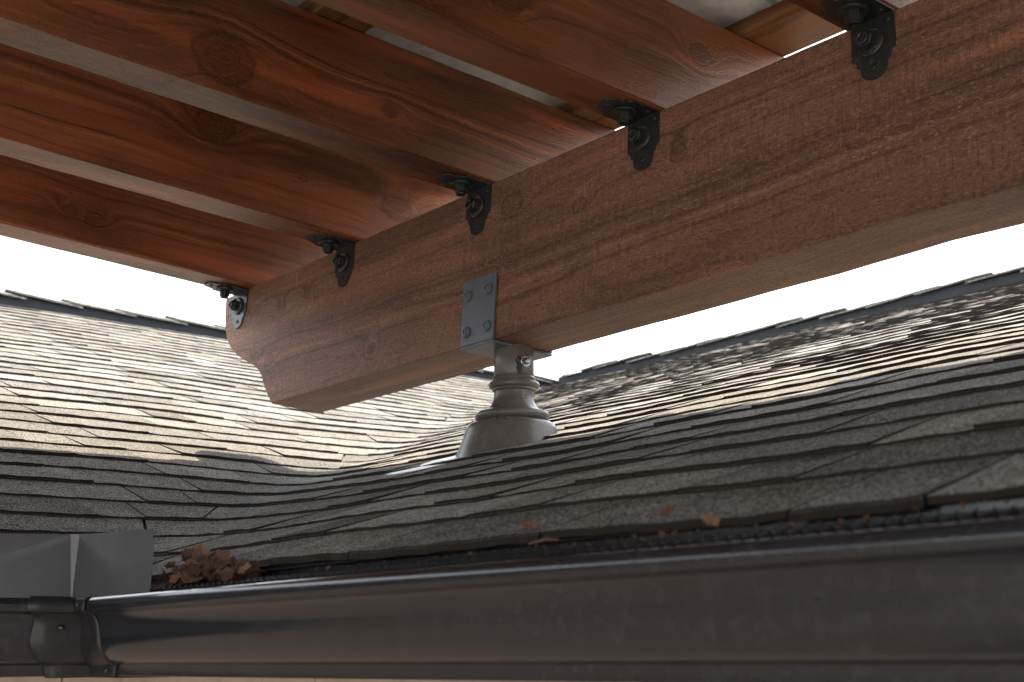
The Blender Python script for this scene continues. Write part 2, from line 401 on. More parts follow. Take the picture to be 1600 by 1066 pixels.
while x < 1.2:
    wd = .30; h = .001 + .006 * math.sin(x * 5.3); t_ = capr.uniform(.35, .6); up = capr.uniform(.010, .020)
    m = MB(); m.add([(0, -.15, -.012), (wd, -.15, -.012 + up), (wd, 0, .034 + up), (0, 0, .034), (wd, .15, -.012 + up), (0, .15, -.012),
                     (wd, -.15, -.020 + up), (wd, 0, .026 + up), (0, -.15, -.020)],
                    [(0, 1, 2, 3), (3, 2, 4, 5), (1, 6, 7, 2), (0, 8, 6, 1)], t_)
    m.build('ridge_cap', shingle_m, roof_r, loc=toh((x, yr, zr + h + .014))); x += wd - .04
y = 1.9
while y < 8:
    wd = .30; t_ = capr.uniform(.35, .6); up = capr.uniform(.010, .020)
    m = MB(); m.add([(.15, 0, -.012 + up), (.15, wd, -.012), (0, wd, .036), (0, 0, .036 + up), (-.15, wd, -.012), (-.15, 0, -.012 + up), (.15, 0, -.020 + up), (.15, wd, -.02), (0, 0, .028 + up)],
                    [(0, 1, 2, 3), (3, 2, 4, 5), (0, 3, 8, 6), (0, 6, 7, 1)], t_)
    m.build('ridge_cap', shingle_m, roof_l, loc=toh((xr, y, zr + .012))); y += wd - .04
# fascia, soffit and walls under the eaves
UB = .125; YL = .76; XL = -1.786; yb = YL + UB; xb = XL - UB
def fas(x0, x1, y0, y1, z0, z1, nm, mat=beige):
    m = MB(); m.box(x0, x1, y0, y1, z0 + HZ, z1 + HZ); return m.build(nm, mat, house)
for (xa, xz) in ((-1.905, -1.52), (-1.517, -1.40), (-1.397, 2.7)):
    fas(xa, xz, yb + .002, yb + .022, -.11, .060, 'fascia_board')
fas(xb - .022, xb - .002, -3.8, .80, -.11, .075, 'fascia_board')
fas(xb - .022, xb - .002, .803, yb + .022, -.11, .075, 'fascia_board')
for q in range(3): fas(xb + (0, 1.4, 2.9)[q], (-.512, .987, 2.7)[q], YE + .006, YE + .009, .060, Z0 + .003, 'drip_edge', gutter_paint)
fas(xb - .3, 2.7, yb + .024, yb + .32, -.105, -.095, 'soffit')
fas(xb - .32, xb - .024, -3.8, yb + .02, -.105, -.095, 'soffit')
fas(xb - .3, 2.7, yb + .32, yb + .42, -2.7, -.1, 'wall'); fas(xb - .42, xb - .32, -3.8, yb + .42, -2.7, -.1, 'wall')

# ------------------------------------------------------------------ gutter
gut = empty('gutter', HW(XL, YL, -.021), HROT)
tag(gut, 'dark bronze metal rain gutter with mesh guard along the roof eaves', 'gutter')
def gl(x, y, z): return (x - XL, y - YL, z + .021)
prof = [(.1065, .066), (.108, .076), (.110, .0785), (.1175, .0785), (.1205, .0780), (.1238, .0762), (.1258, .0730), (.1264, .0685), (.1264, .0632), (.1250, .0612), (.1195, .0604), (.1140, .0580), (.1095, .0530), (.1070, .0465), (.1060, .038), (.1056, .028), (.1045, .0190), (.1010, .0100), (.0950, .002), (.0860, -.0055), (.0790, -.0068), (.0785, -.0080), (.0790, -.0200), (.0778, -.0210), (.002, -.0210), (0, -.020), (0, .072)]
def profn(off=0.):
    return [(u + off * (1 if i > 2 else 0), z + (0)) for i, (u, z) in enumerate(prof)]
def dent(x, z):                                     # sheet-metal waviness, and the pinch beside the corner
    return .0011 * math.sin(x * 3.1 + z * 20) + (-.004 * math.exp(-((x - XL - .07) / .035) ** 2) * max(0, math.sin((z + .01) / .07 * math.pi)) if x > XL else 0)
m = MB(); xs = [0, .02, .04, .06, .09, .13, .18] + [.25 + .12 * i for i in range(36)]
for d in xs:
    for u, z in prof:
        yy = yb - u + dent(XL + d, z) * (1 if u > .07 else 0)
        m.v.append(gl(xb + u if d == 0 else XL + d, yy if d else yb - u, z))
N = len(prof); m.f = [(i * N + k, i * N + k + 1, (i + 1) * N + k + 1, (i + 1) * N + k) for i in range(len(xs) - 1) for k in range(N - 1)]
o = m.build('gutter_trough', gutter_paint, gut, smooth=True)
m = MB(); ys = [0, .02, .05, .1, .2, .4, .8, 1.3, 2.2, 4.5]
for d in ys:
    for u, z in prof: m.v.append(gl(xb + u, yb - u if d == 0 else YL - d, z))
m.f = [(i * N + k, (i + 1) * N + k, (i + 1) * N + k + 1, i * N + k + 1) for i in range(len(ys) - 1) for k in range(N - 1)]
m.build('gutter_trough', gutter_paint, gut, smooth=True)
for o in gut.children:
    s_ = o.modifiers.new('solid', 'SOLIDIFY'); s_.thickness = .0008; s_.offset = 0
# corner strip lapped over the mitre
m = MB(); pf = [(u + .0022, z + (.002 if i < 4 else (-.002 if z < -.019 else 0))) for i, (u, z) in enumerate(prof[1:-2])]
cols = []
for d in (-.062, -.045, -.025, -.008, 0, .006, .014, .022, .028):
    wv = .0022 * math.sin(d * 150)
    for j, (u, z) in enumerate(pf):
        uu = u + wv * .5 + (0)
        # curved edges follow the ogee
        k = .007 * math.sin((z + .02) * 42) * (1 if abs(d) in (.062, .028) else .5)
        if z > .060: k = 0
        if d < 0: m.v.append(gl(xb + uu, yb - uu + d - k, z))
        elif d == 0: m.v.append(gl(xb + uu, yb - uu, z))
        else: m.v.append(gl(XL + d + k + .006, yb - uu, z))
P_ = len(pf); m.f = [(i * P_ + k, i * P_ + k + 1, (i + 1) * P_ + k + 1, (i + 1) * P_ + k) for i in range(8) for k in range(P_ - 1)]
o = m.build('corner_strip', strap_paint, gut, smooth=True); s_ = o.modifiers.new('solid', 'SOLIDIFY'); s_.thickness = .0014; s_.offset = 0
for (x_, y_, z_, nx, ny) in ((XL + .014, YL - .0042, .070, 0, -1), (XL + .018, YL + .0395, -.0135, 0, -1), (XL - .0, YL - .030, .069, 1, 0), (XL - .012, YL - .012, .041, 1, 0)):
    m = MB(); m.lathe([(.0042, 0), (.0042, .0009), (.0028, .0022), (.0004, .0026)], 14)
    q = Vector((nx, ny, 0)).to_track_quat('Z', 'Y').to_euler()
    m.build('rivet', gutter_paint, gut, smooth=True, loc=gl(x_, y_, z_), rot=q)
# splash guard: bent sheet standing on the inside corner
m = MB()
def sg(a, t):                                       # a<0: wing along the left gutter, a>0: wing along the right gutter; t 0..1 up
    fw = .0012 + .0058 * t
    if a <= 0: x, y = XL - .004, YL - .004 + a - fw
    else: x, y = XL - .004 + a + fw, YL - .004
    H = .084 if abs(a) < .01 else (.084 - .030 * min(1, a / .235) ** 1.0 + .020 * min(1, a / .235) if a > 0 else .084 - .010 * min(1, -a / .3))
    z = .0785 + H * t
    lean = .012 * t * t
    if a > 0:
        y += .003 * math.sin(a * 20) * t + lean * .2
        if a > .2: x -= .006 * max(0, t - .72) / .28; x += .0035 * math.sin(t * 3.14)
    else:
        cr = max(0, (-a) * 2.0 - (1 - t) * .55)      # slanting crease
        x += -.07 * cr * .35
    return (x, y, z)
As = [-1.2, -.8, -.5, -.35, -.26, -.2, -.15, -.11, -.08, -.05, -.025, 0, .0001, .03, .06, .1, .14, .18, .21, .2251]
Ts = [0, .12, .25, .4, .55, .7, .82, .91, 1]
for a in As:
    for t_ in Ts: m.v.append(gl(*sg(a, t_)))
T = len(Ts); m.f = [(i * T + k, (i + 1) * T + k, (i + 1) * T + k + 1, i * T + k + 1) for i in range(len(As) - 1) for k in range(T - 1)]
o = m.build('splash_guard', splash_paint, gut); s_ = o.modifiers.new('solid', 'SOLIDIFY'); s_.thickness = .0009
# mesh guard: a lattice of black ribbons bridging lip and shingles
m = MB(); cw = .0135; nrow = 7; x0_ = XL + .10; ncol = int(3.3 / cw)
def gp(i, j, top):
    y = YL + .0175 + j * .0108; z = .0800 + .0085 * math.sin(min(1, j / nrow) * 1.9) + (.0030 if top else 0)
    return gl(x0_ + i * cw + (cw / 2 if j % 2 else 0), y, z)
for j in range(nrow):
    for i in range(ncol):
        for di in ((0, 1) if j % 2 else (0, -1)):
            a0 = gp(i, j, 0); a1 = gp(i, j, 1); c0 = gp(i + di, j + 1, 0); c1 = gp(i + di, j + 1, 1)
            w2 = .0011
            m.add([(a0[0] - w2, a0[1], a0[2]), (a0[0] + w2, a0[1], a0[2]), (a1[0] + w2, a1[1], a1[2]), (a1[0] - w2, a1[1], a1[2]),
                   (c0[0] - w2, c0[1], c0[2]), (c0[0] + w2, c0[1], c0[2]), (c1[0] + w2, c1[1], c1[2]), (c1[0] - w2, c1[1], c1[2])],
                  [(0, 1, 2, 3), (3, 2, 6, 7), (1, 5, 6, 2), (0, 3, 7, 4)])
# little raised knuckles along the front row
for j in (0, 2):
    for i in range(ncol):
        p = gp(i, j, 1); m.add([(p[0] - .0026, p[1] - .002, p[2] - .001), (p[0] + .0026, p[1] - .002, p[2] - .001), (p[0], p[1] + .003, p[2]), (p[0], p[1], p[2] + .0026)], [(0, 1, 3), (1, 2, 3), (2, 0, 3)])
o = m.build('mesh_guard', guard_m, gut); o['kind'] = 'stuff'
m = MB(); m.box(*(lambda a, c: (a[0], c[0], a[1], c[1], a[2], c[2]))(gl(x0_, YL + .0120, .0765), gl(2.4, YL + .0165, .0800))); m.build('guard_rail', guard_m, gut)

# ------------------------------------------------------------------ patio cover timbers
ZT = 1.0273; ZBm = .6986; YF = 1.55; YBk = 1.686
def timber_beam():
    o = empty('dummy'); bpy.data.objects.remove(o)
    X0 = -3.22
    outl = [(-3.2195, ZT), (-3.2165, .995), (-3.211, .962), (-3.203, .936), (-3.190, .912), (-3.172, .892), (-3.150, .873), (-3.118, .853), (-3.075, .834), (-3.030, .814), (-3.000, .797), (-2.982, .780), (-2.966, .755), (-2.940, .724), (-2.915, ZBm)]
    r = random.Random(5); x = -2.8
    while x < 2.4:
        wane = .0045 * math.exp(-((x + 1.12) / .12) ** 2)
        outl.append((x, ZBm + r.uniform(-.0008, .0008) + wane)); x += .07
    outl += [(2.5, ZBm), (2.5, ZT)]; x = 2.4
    while x > -3.1: outl.append((x, ZT + r.uniform(-.0006, .0006))); x -= .08
    outl = list(reversed(outl))
    bm = bmesh.new(); cx, cy, cz = -2.07, YF, .862
    f1 = [bm.verts.new((a - cx, 0, z - cz)) for a, z in outl]; f2 = [bm.verts.new((a - cx, YBk - YF, z - cz)) for a, z in outl]
    n = len(outl); bm.faces.new(list(reversed(f1))); bm.faces.new(f2)
    for i in range(n): bm.faces.new((f1[i], f1[(i + 1) % n], f2[(i + 1) % n], f2[i]))
    bmesh.ops.recalc_face_normals(bm, faces=bm.faces)
    me = bpy.data.meshes.new('beam'); bm.to_mesh(me); bm.free()
    o = bpy.data.objects.new('beam', me); col.objects.link(o); o.location = PW(cx, cy, cz); o.rotation_euler = PROT
    bevel(o, .0035, 2, 35); return o
beam = timber_beam()
cx, cz = -2.07, .862
kn = [(-1.554, .933, .014, 1), (-1.807, .909, .013, 1), (-2.008, .963, .022, 1.2), (-2.908, .9395, .013, .8), (-2.787, .946, .010, .6), (-2.484, .758, .012, .9), (-3.088, .9426, .018, 1), (-3.02, .83, .013, .7), (-2.949, .815, .014, .7), (-1.154, .862, .008, .8)]
beam.data.materials.append(wood('beam_stain', 'X', [(a - cx, z - cz, r, s) for a, z, r, s in kn], (.36, .170, .104), (.20, .088, .054), (.50, .255, .160), rough=.5, seed=3.1, saw=1.0, ring=95, streak=(.50, .200, .110), fibre=.9, warpk=.045, kop=.5, spec=.6))
tag(beam, 'massive red brown rough sawn beam resting on the grey riser post', 'beam')

RW = .096; RTOP = 1.241
def rafter(i, xr_, mat, name='rafter', y0=-2.6, y1=1.90, zb=ZT, zt=RTOP, wd=RW):
    r = random.Random(40 + i); m = MB(); nseg = 60
    c = (xr_ - wd / 2, 1.2, (zb + zt) / 2)
    ch = .004
    for k in range(nseg + 1):
        y = y0 + (y1 - y0) * k / nseg
        j = [r.uniform(-.0007, .0007) for _ in range(8)]
        bow = .0012 * math.sin(y * 2.3 + i)
        hw = wd / 2; hz = (zt - zb) / 2
        pts = [(-hw + ch, -hz), (hw - ch, -hz), (hw, -hz + ch), (hw, hz - ch), (hw - ch, hz), (-hw + ch, hz), (-hw, hz - ch), (-hw, -hz + ch)]
        for q, (a, z) in enumerate(pts): m.v.append((a + j[q] + bow, y - c[1], z + (j[q] if q in (3, 4, 5, 6) else (0.0 if y > 1.2 else j[q]))))
    m.f = [(k * 8 + q, (k + 1) * 8 + q, (k + 1) * 8 + (q + 1) % 8, k * 8 + (q + 1) % 8) for k in range(nseg) for q in range(8)]
    m.f += [tuple(range(8)), tuple(reversed(range(nseg * 8, nseg * 8 + 8)))]
    o = m.build(name, mat, loc=PW(*c), rot=PROT); return o
RE = [-3.060, -2.559, -2.070, -1.5934, -1.110]
rk = [[(1.12, 1.09, .016, 1), (1.057, 1.10, .012, .7), (.7, 1.15, .02, .8)],
      [(1.165, 1.1885, .030, 1.2), (1.6357, 1.1588 - .03, .027, 1.2), (1.39, 1.13, .008, .5)],
      [(.947, 1.090, .040, 1.3), (1.295, 1.10, .012, .8), (.60, 1.12, .02, .6)],
      [(1.642, 1.165, .018, 1.0), (1.2, 1.10, .02, .9)], [(1.5, 1.13, .02, 1)]]
rc = [((.31, .096, .038), (.17, .046, .020), (.44, .150, .055)), ((.36, .105, .040), (.20, .052, .021), (.50, .165, .058)),
      ((.26, .080, .028), (.12, .033, .013), (.42, .138, .044)), ((.28, .086, .029), (.14, .038, .014), (.42, .142, .044)), ((.28, .086, .029), (.14, .038, .014), (.42, .142, .044))]
lab = ['outermost stained rafter at the open left edge of the patio cover, sky below it', 'second rafter from the sky edge, amber stained with an oval knot near the beam',
       'third rafter from the sky edge, dark red face with a big round ringed knot', 'fourth rafter from the sky edge, running under the slit of white roofing above the gap',
       'nearest rafter at the upper right corner, only its end by the top bracket in view']
for i, x in enumerate(RE):
    c = (x - RW / 2, 1.2, (ZT + RTOP) / 2)
    mt = wood('rafter_stain', 'Y', [(a - c[1], z - c[2], r, s) for a, z, r, s in rk[i]], *rc[i], rough=.30, seed=1.7 * i + 9, pith=((.02, -.16), (.05, -.12), (.03, .15), (-.02, -.14), (.02, .12))[i], saw=.22, ring=(70, 62, 66, 64, 64)[i], coat=0., streak=(.42, .10, .035) if i != 1 else (.50, .17, .05), warpk=.09, spec=.8, tint=(1, .80, .62), bigk=.85)
    tag(rafter(i, x, mt), lab[i], 'rafter', 'stained rafters of the patio cover')
off = wood('rafter_stain', 'Y', [(0.2, 0, .02, 1)], *rc[3], rough=.4, seed=33, saw=.2, ring=46)
r0 = None
for i in range(6):
    x = -1.110 + .487 * (i + 1)
    if r0 is None: r0 = rafter(9, x, off)
    else: r0 = r0.copy(); col.objects.link(r0); r0.location = PW(x - RW / 2, 1.2, (ZT + RTOP) / 2)
    tag(r0, 'stained rafter overhead to the right of the photograph, the %s one past its frame' % ('first', 'second', 'third', 'fourth', 'fifth', 'last')[i], 'rafter', 'stained rafters of the patio cover')
# purlins laid flat over the rafters
pm = wood('purlin_stain', 'X', [(.2, 0, .02, .7)], (.30, .13, .045), (.17, .065, .022), (.42, .2, .075), rough=.5, seed=5, ring=60, saw=.2)
p0 = None
for k, y in enumerate((1.76, 1.115, .47, -.2, -.9, -1.6, -2.3)):
    if p0 is None:
        m = MB(); m.box(-2.9, 2.6, 0, .115, 0, .040); p0 = m.build('purlin', pm, loc=PW(-.23, y, RTOP + .001), rot=PROT); bevel(p0, .003); p = p0
    else: p = p0.copy(); col.objects.link(p); p.location = PW(-.23, y, RTOP + .001)
    tag(p, ('brown batten laid across the rafter tops just beyond the beam face' if k == 0 else 'batten across the rafter tops seen as dark gap in the slit above the third rafter' if k == 1 else 'batten hidden above the near rafters, the %s one back from the beam' % ('', '', 'third', 'fourth', 'fifth', 'sixth', 'last')[k]), 'purlin', 'battens across the rafter tops')
# white ribbed roofing sheets
roofing = empty('metal_roofing', PW(-3.14, 1.93, RTOP + .043), PROT)
tag(roofing, 'white ribbed metal roofing sheets above the rafters and battens', 'roofing')
x = 0
while x < 5.4:
    m = MB(); wd = .40; pr_ = [(0, .0), (0, .020), (.012, .020), (.018, 0), (.10, 0), (.104, .003), (.112, .003), (.116, 0), (.24, 0), (.244, .003), (.252, .003), (.256, 0), (.382, 0), (.388, .018), (.400, .018)]
    for y in (-4.55, -2.2, 0):
        for a, z in pr_: m.v.append((x + a, y, z))
    n = len(pr_); m.f = [(j * n + k, j * n + k + 1, (j + 1) * n + k + 1, (j + 1) * n + k) for j in range(2) for k in range(n - 1)]
    o = m.build('roofing_sheet', white_pan, roofing); s_ = o.modifiers.new('solid', 'SOLIDIFY'); s_.thickness = .0012; s_.offset = 1
    x += .402
# second beam and posts behind the photographer
m = MB(); m.box(-2.8, 2.1, 0, .136, 0, .3287); o = m.build('beam', beam.data.materials[0], loc=PW(-.1, -2.4, ZBm), rot=PROT)
tag(o, 'second stained beam behind the camera, out of frame', 'beam')
for x in (-1.2, 1.8):
    m = MB(); m.box(-.07, .07, -.07, .07, 0, 3.54); o = m.build('post', off, loc=(x, -2.27, -2.69)); tag(o, 'square stained post behind the camera on the patio, %s of two' % ('left' if x < 0 else 'right'), 'post', 'patio posts')

# ------------------------------------------------------------------ ornamental brackets
HWb = .039
half = [(.039, 0), (.039, .0590), (.0385, .0600), (.0345, .0605), (.0315, .0632), (.0300, .0675), (.0302, .0720), (.0292, .0728), (.0262, .0728), (.0240, .0752), (.0236, .0790), (.0232, .0845), (.0210, .0895), (.0165, .0945), (.0110, .0975), (.0055, .0988)]
outl = half + [(0, .0992)] + [(-a, b) for a, b in reversed(half)]
def hexhead(parent, loc, quat, name='bolt'):
    m = MB()
    m.lathe([(.0215, 0), (.0225, .0015), (.0222, .0040), (.0200, .0052), (.0180, .0040), (.0160, .0046)], 28)
    o = m.build(name, black_iron, parent, smooth=True, loc=loc, rot=quat.to_euler())
    m = MB(); r = .0138; vs = []
    for z, rr in ((.0046, r * .96), (.0060, r), (.0185, r), (.0200, r * .88)): vs += [(rr * math.cos(math.pi / 3 * k + .3), rr * math.sin(math.pi / 3 * k + .3), z) for k in range(6)]
    fs = [(i * 6 + k, i * 6 + (k + 1) % 6, (i + 1) * 6 + (k + 1) % 6, (i + 1) * 6 + k) for i in range(3) for k in range(6)] + [tuple(range(18, 24))]
    m.add(vs, fs); m.build('hex_head', black_iron, o)
    m = MB(); m.lathe([(.0098, .0196), (.0106, .0215), (.0100, .0242), (.0080, .0250), (.0064, .0240), (.0060, .0212), (.0028, .0210), (.0022, .0226), (.0003, .0228)], 20)
    m.build('end_ring', black_iron, o, smooth=True)
    return o
def small_screw(parent, loc, quat, r=.0046, name='screw', mat=None):
    m = MB(); m.lathe([(r, 0), (r * 1.02, .0010), (r * .85, .0021), (r * .45, .0025), (r * .42, .0014), (.0002, .0014)], 14)
    return m.build(name, mat or black_iron, parent, smooth=True, loc=loc, rot=quat.to_euler())
br = empty('bracket', PW(0, YF, ZT), PROT)
m = MB(); T0 = .0028
rimfn = lambda a, b_, t: (a, -t - .0002, -b_)
prism(outl, T0, m, lambda a, b_, t: (a, -t - .0003, -b_ - .0003))
prism(outl, T0, m, lambda a, b_, t: (-a, -b_ - .0003 - T0, -t - .0003))
o = m.build('angle_plate', black_iron, br); bevel(o, .0007, 2, 25)
qf = Vector((0, -1, 0)).to_track_quat('Z', 'Y'); qd = Vector((0, 0, -1)).to_track_quat('Z', 'Y')
hexhead(br, (-.001, -T0 - .0004, -.040), qf); hexhead(br, (0, -.047, -T0 - .0004), qd)
for a, b_ in ((.0275, .0125), (-.0275, .0175), (0, .081)):
    small_screw(br, (a, -T0 - .0004, -b_), qf); small_screw(br, (a, -b_ - .004, -T0 - .0004), qd)
bx = [-3.131, -2.6235, -2.115, -1.6395, -1.1500]
bl = ['black ornamental angle bracket catching sky light at the sawn left end of the beam', 'black ornamental bracket under the second rafter, next in from the beam end',
      'middle black ornamental bracket of five, above and just left of the saddle plate', 'black ornamental bracket under the fourth rafter, beside a small bright slit', 'largest black ornamental bracket at the top right, below the nearest rafter']
for i, x in enumerate(bx):
    b_ = br if i == 0 else copy_tree(br)
    b_.location = PW(x, YF, ZT); b_.rotation_euler = (TH, random.Random(i).uniform(-.02, .02), 0)
    tag(b_, bl[i], 'bracket', 'black brackets tying rafters to the beam')

# ------------------------------------------------------------------ riser post with saddle
base_c = PW(-2.0935, 1.618, ZBm)
PXc, PYc = -2.069, 1.6607
ris = empty('riser_post', (PXc, PYc, .37), (0, 0, 0))
tag(ris, 'grey metal riser post with flared boot carrying the beam above the roof valley', 'post')
def rl(p): return Vector(p) - Vector((PXc, PYc, .37))
# saddle: a folded steel U seen from below
xa, xz = -2.145, -2.0405; tp = .006
m = MB(); m.box(xa, xz, YF - tp - .0015, YF - .0015, ZBm - .0015, .833)
m.box(xa, xz, YF - tp - .0015, YBk + tp + .0015, ZBm - .0015 - tp, ZBm - .0015)
m.box(xa, xz, YBk + .0015, YBk + tp + .0015, ZBm - .0015, .833)
bmv = [PW(*v) for v in m.v]; m.v = [tuple(rl(v)) for v in bmv]
o = m.build('saddle', saddle_paint, ris); bevel(o, .0016, 2)
qn = (PW(0, -1, 0)).to_track_quat('Z', 'Y')
for (x, z) in ((-2.1248, .7985), (-2.0607, .8006), (-2.1247, .7247), (-2.0588, .7251)):
    m = MB(); m.lathe([(.0108, 0), (.0115, .001), (.0112, .0038), (.0098, .0046), (.0078, .0046), (.0074, .0066), (.0062, .0072), (.0040, .0072), (.0038, .0048), (.0002, .0048)], 22)
    m.build('bolt', saddle_paint, ris, smooth=True, loc=rl(PW(x, YF - tp - .0017, z)), rot=qn.to_euler())
def ln(lst): return [(r, z - .37) for r, z in lst]
m = MB(); m.lathe(ln([(.0300, .604), (.0300, .5905), (.0385, .5895), (.0392, .588), (.0392, .5345), (.0385, .5325), (.036, .5325), (.036, .50)]), 48, cap=False); m.build('pipe', riser_paint, ris, smooth=True)
m = MB(); m.lathe(ln([(.036, .5310), (.0405, .5300), (.0425, .5270), (.0410, .5235), (.0440, .5215), (.0480, .5195), (.0500, .5150), (.0488, .5105), (.0450, .5080), (.0425, .5070), (.0430, .5040), (.0410, .5020), (.0385, .5010)]), 48, cap=False); m.build('collar', riser_paint, ris, smooth=True)
def lean(p):                                        # the boot sits square to the slope, so it drifts downhill
    k = max(0, (.505 - (p.z + .37)) / .12); return Vector((p.x - .010 * min(k, 1.1), p.y - .004 * k, p.z))
m = MB(); m.lathe(ln([(.0385, .5015), (.0388, .492), (.0405, .483), (.0450, .474), (.0520, .4665), (.0585, .4625), (.0640, .4620), (.0695, .4600), (.0722, .4560), (.0728, .4520), (.0712, .4475), (.0680, .4445), (.0640, .4435), (.0640, .4425),
                     (.0700, .4420), (.0775, .4400), (.0840, .4360), (.0875, .4310), (.0893, .4250), (.0925, .4120), (.0965, .3980), (.1010, .3850), (.1050, .3720), (.1110, .350), (.118, .335)]), 64, cap=False, fn=lean)
m.build('boot', riser_paint, ris, smooth=True)
# flange of the boot lying on the shingles
m = MB(); n = 40; fl = []
rr = random.Random(2)
for ring, (r0_, h) in enumerate(((.104, .0200), (.115, .0165), (.155, .0150), (.1555, .004))):
    for k in range(n):
        a = 2 * math.pi * k / n; c_, s__ = math.cos(a), math.sin(a)
        lobe = max(0, -.80 * c_ - .60 * s__); e_ = 1.0 if ring < 2 else 1.0 + .75 * lobe ** 3
        x = PXc - .012 + r0_ * c_ * e_; y = PYc - .004 + r0_ * s__ * e_
        hz = Z0 + min(.333 * (y - YE), .333 * .8 + .316 * (y - YE - .8)) + h + (.010 * lobe ** 2 if ring < 3 else .004)
        m.v.append(tuple(rl((x, y, hz))))
m.f = [(i * n + k, (i + 1) * n + k, (i + 1) * n + (k + 1) % n, i * n + (k + 1) % n) for i in range(3) for k in range(n)]
m.build('flange', riser_paint, ris, smooth=True)
# cross bolt with sealant smear, and the pencilled figure 2
dirv = Vector((.30, -.955, 0)).normalized(); zb_ = .556
dirv = Vector((.62 * .55 + .76 * .83, .78 * .55 - .61 * .83, 0)).normalized()
q = dirv.to_track_quat('Z', 'Y'); side = Vector((-dirv.y, dirv.x, 0))
m = MB(); m.lathe([(.0112, 0), (.0115, .0016), (.0105, .0026), (.0098, .0026)], 22); m.lathe([(.0072, .0026), (.0074, .0085), (.0062, .0102), (.0035, .0108), (.0003, .0110)], 6)
m.build('cross_bolt', steel, ris, loc=rl(Vector((PXc, PYc, zb_)) + dirv * .0388), rot=q.to_euler())
def onpipe(a, z, r=.0394): 
    d = math.atan2(dirv.y, dirv.x) + a / r; return rl((PXc + r * math.cos(d), PYc + r * math.sin(d), z))
m = MB(); n = 16; sm = []
for k in range(n):
    a = 2 * math.pi * k / n; r = .0125 * (1 + .25 * math.sin(3 * a + 1) + .15 * math.sin(7 * a))
    sm.append(onpipe(-.009 + r * math.cos(a), zb_ - .004 + r * 1.05 * math.sin(a) - (.010 if math.sin(a) < -.8 else 0)))
m.add([onpipe(-.009, zb_ - .004, .0402)] + sm, [(0, k + 1, (k + 1) % n + 1) for k in range(n)]); m.build('sealant_smear', smear_m, ris)
zc = .487; pts2 = [(-.0028, .0030), (-.0012, .0050), (.0012, .0048), (.0022, .0028), (.0008, .0002), (-.0012, -.0026), (-.0026, -.0042), (.0000, -.0036), (.0030, -.0040)]
def onbell(a, z):
    r = np.interp(z, [.474, .483, .492, .5015], [.0450, .0405, .0388, .0385]) + .0004; d = math.atan2(dirv.y, dirv.x) + .05 + a / r
    k = max(0, (.505 - z) / .12); return rl((PXc - .010 * k + r * math.cos(d), PYc - .004 * k + r * math.sin(d), z))
m = MB(); m.tube([onbell(a, zc + z) for a, z in pts2], .00045, 5); m.build('pencil_mark', smear_m, ris)

# ------------------------------------------------------------------ fallen leaves
def leaf_mat(name, c):
    t = NT(name); g = t.n('TexCoord').outputs['Object']
    return t.set(color=t.mix(t.noise(g, 90, 5, .6), c, tuple(x * .45 for x in c)), rough=.7, nrm=t.bump(t.noise(g, 200, 3), .5, .001))
lm = [leaf_mat('dry_leaf_brown', (.13, .062, .030)), leaf_mat('dry_leaf_tan', (.20, .11, .06)), leaf_mat('dry_leaf_rust', (.19, .09, .048)), leaf_mat('dry_leaf_dark', (.08, .038, .02))]
def leaf_geo(r, rg, curl=.5):
    n = 5; vs = [(0, 0, 0)]; out_ = []
    for k in range(20):
        a = 2 * math.pi * k / 20; rad = r * (.62 + .20 * abs(math.sin(a * 2.5 + .3)) ** 1.6 * 1.5 + .06 * math.cos(a)) * (1 + rg.uniform(-.10, .10))
        for f in (.5, 1.):
            x, y = rad * f * math.cos(a), rad * f * math.sin(a)
            z = curl * (x * x * 1.0 + y * y * .35) / r * .35 * (1 + .5 * math.sin(3 * a + r * 900)) + rg.uniform(-.10, .10) * r * f
            vs.append((x, y, z))
    fs = []
    for k in range(20):
        k2 = (k + 1) % 20; fs += [(0, 1 + 2 * k, 1 + 2 * k2), (1 + 2 * k, 2 + 2 * k, 2 + 2 * k2, 1 + 2 * k2)]
    return vs, fs
def place_leaf(mb, r, pos, rot, rg, curl=.6):
    vs, fs = leaf_geo(r, rg, curl); R_ = rot.to_matrix(); mb.add([R_ @ Vector(v) + Vector(pos) for v in vs], fs)
from mathutils import Euler
rg = random.Random(17)
def roofz(y): return Z0 + .348 * (y - YE) + .008
mbs = [MB(), MB(), MB()]
lo = Vector(HW(-1.50, .80, .088))
for i in range(230):
    a = rg.random() ** .8; x = -1.60 + .17 * rg.random(); y = .785 + .045 * rg.random(); hgt = max(0, 1 - abs((x + 1.53) / .10)) 
    z = .090 + rg.random() * (.006 + .030 * hgt)
    p = HW(x, y, z) - lo
    place_leaf(mbs[0], rg.uniform(.003, .011), p, Euler((rg.uniform(-1.2, 1.2), rg.uniform(-1.2, 1.2), rg.uniform(0, 6))), rg, 1.)
for i in range(60):
    x = -1.60 + .20 * rg.random(); y = .78 + .05 * rg.random(); z = .090 + rg.random() * .022
    p = HW(x, y, z) - lo; d = Vector((rg.uniform(-1, 1), rg.uniform(-.4, .4), rg.uniform(-.3, .3))) * .018
    mbs[0].tube([p - d, p + Vector((0, 0, .003)), p + d], .0006, 4)
o = mbs[0].build('leaf_litter', lm[3], loc=lo); tag(o, 'heap of crumbled dark brown leaf litter beside the bent metal guard', 'leaf litter', kind='stuff')
def single(label, r, xyz, rot, mat, curl=.7, stem=None):
    m = MB(); place_leaf(m, r, (0, 0, 0), Euler(rot), rg, curl)
    if stem: m.tube([(0, 0, 0), (stem[0] * .5, stem[1] * .5, stem[2] * .5 - .002), stem], .0008, 5)
    o = m.build('leaf', mat, loc=HW(*xyz)); tag(o, label, 'leaf', 'dry leaves by the gutter'); s_ = o.modifiers.new('solid', 'SOLIDIFY'); s_.thickness = .0005
    return o
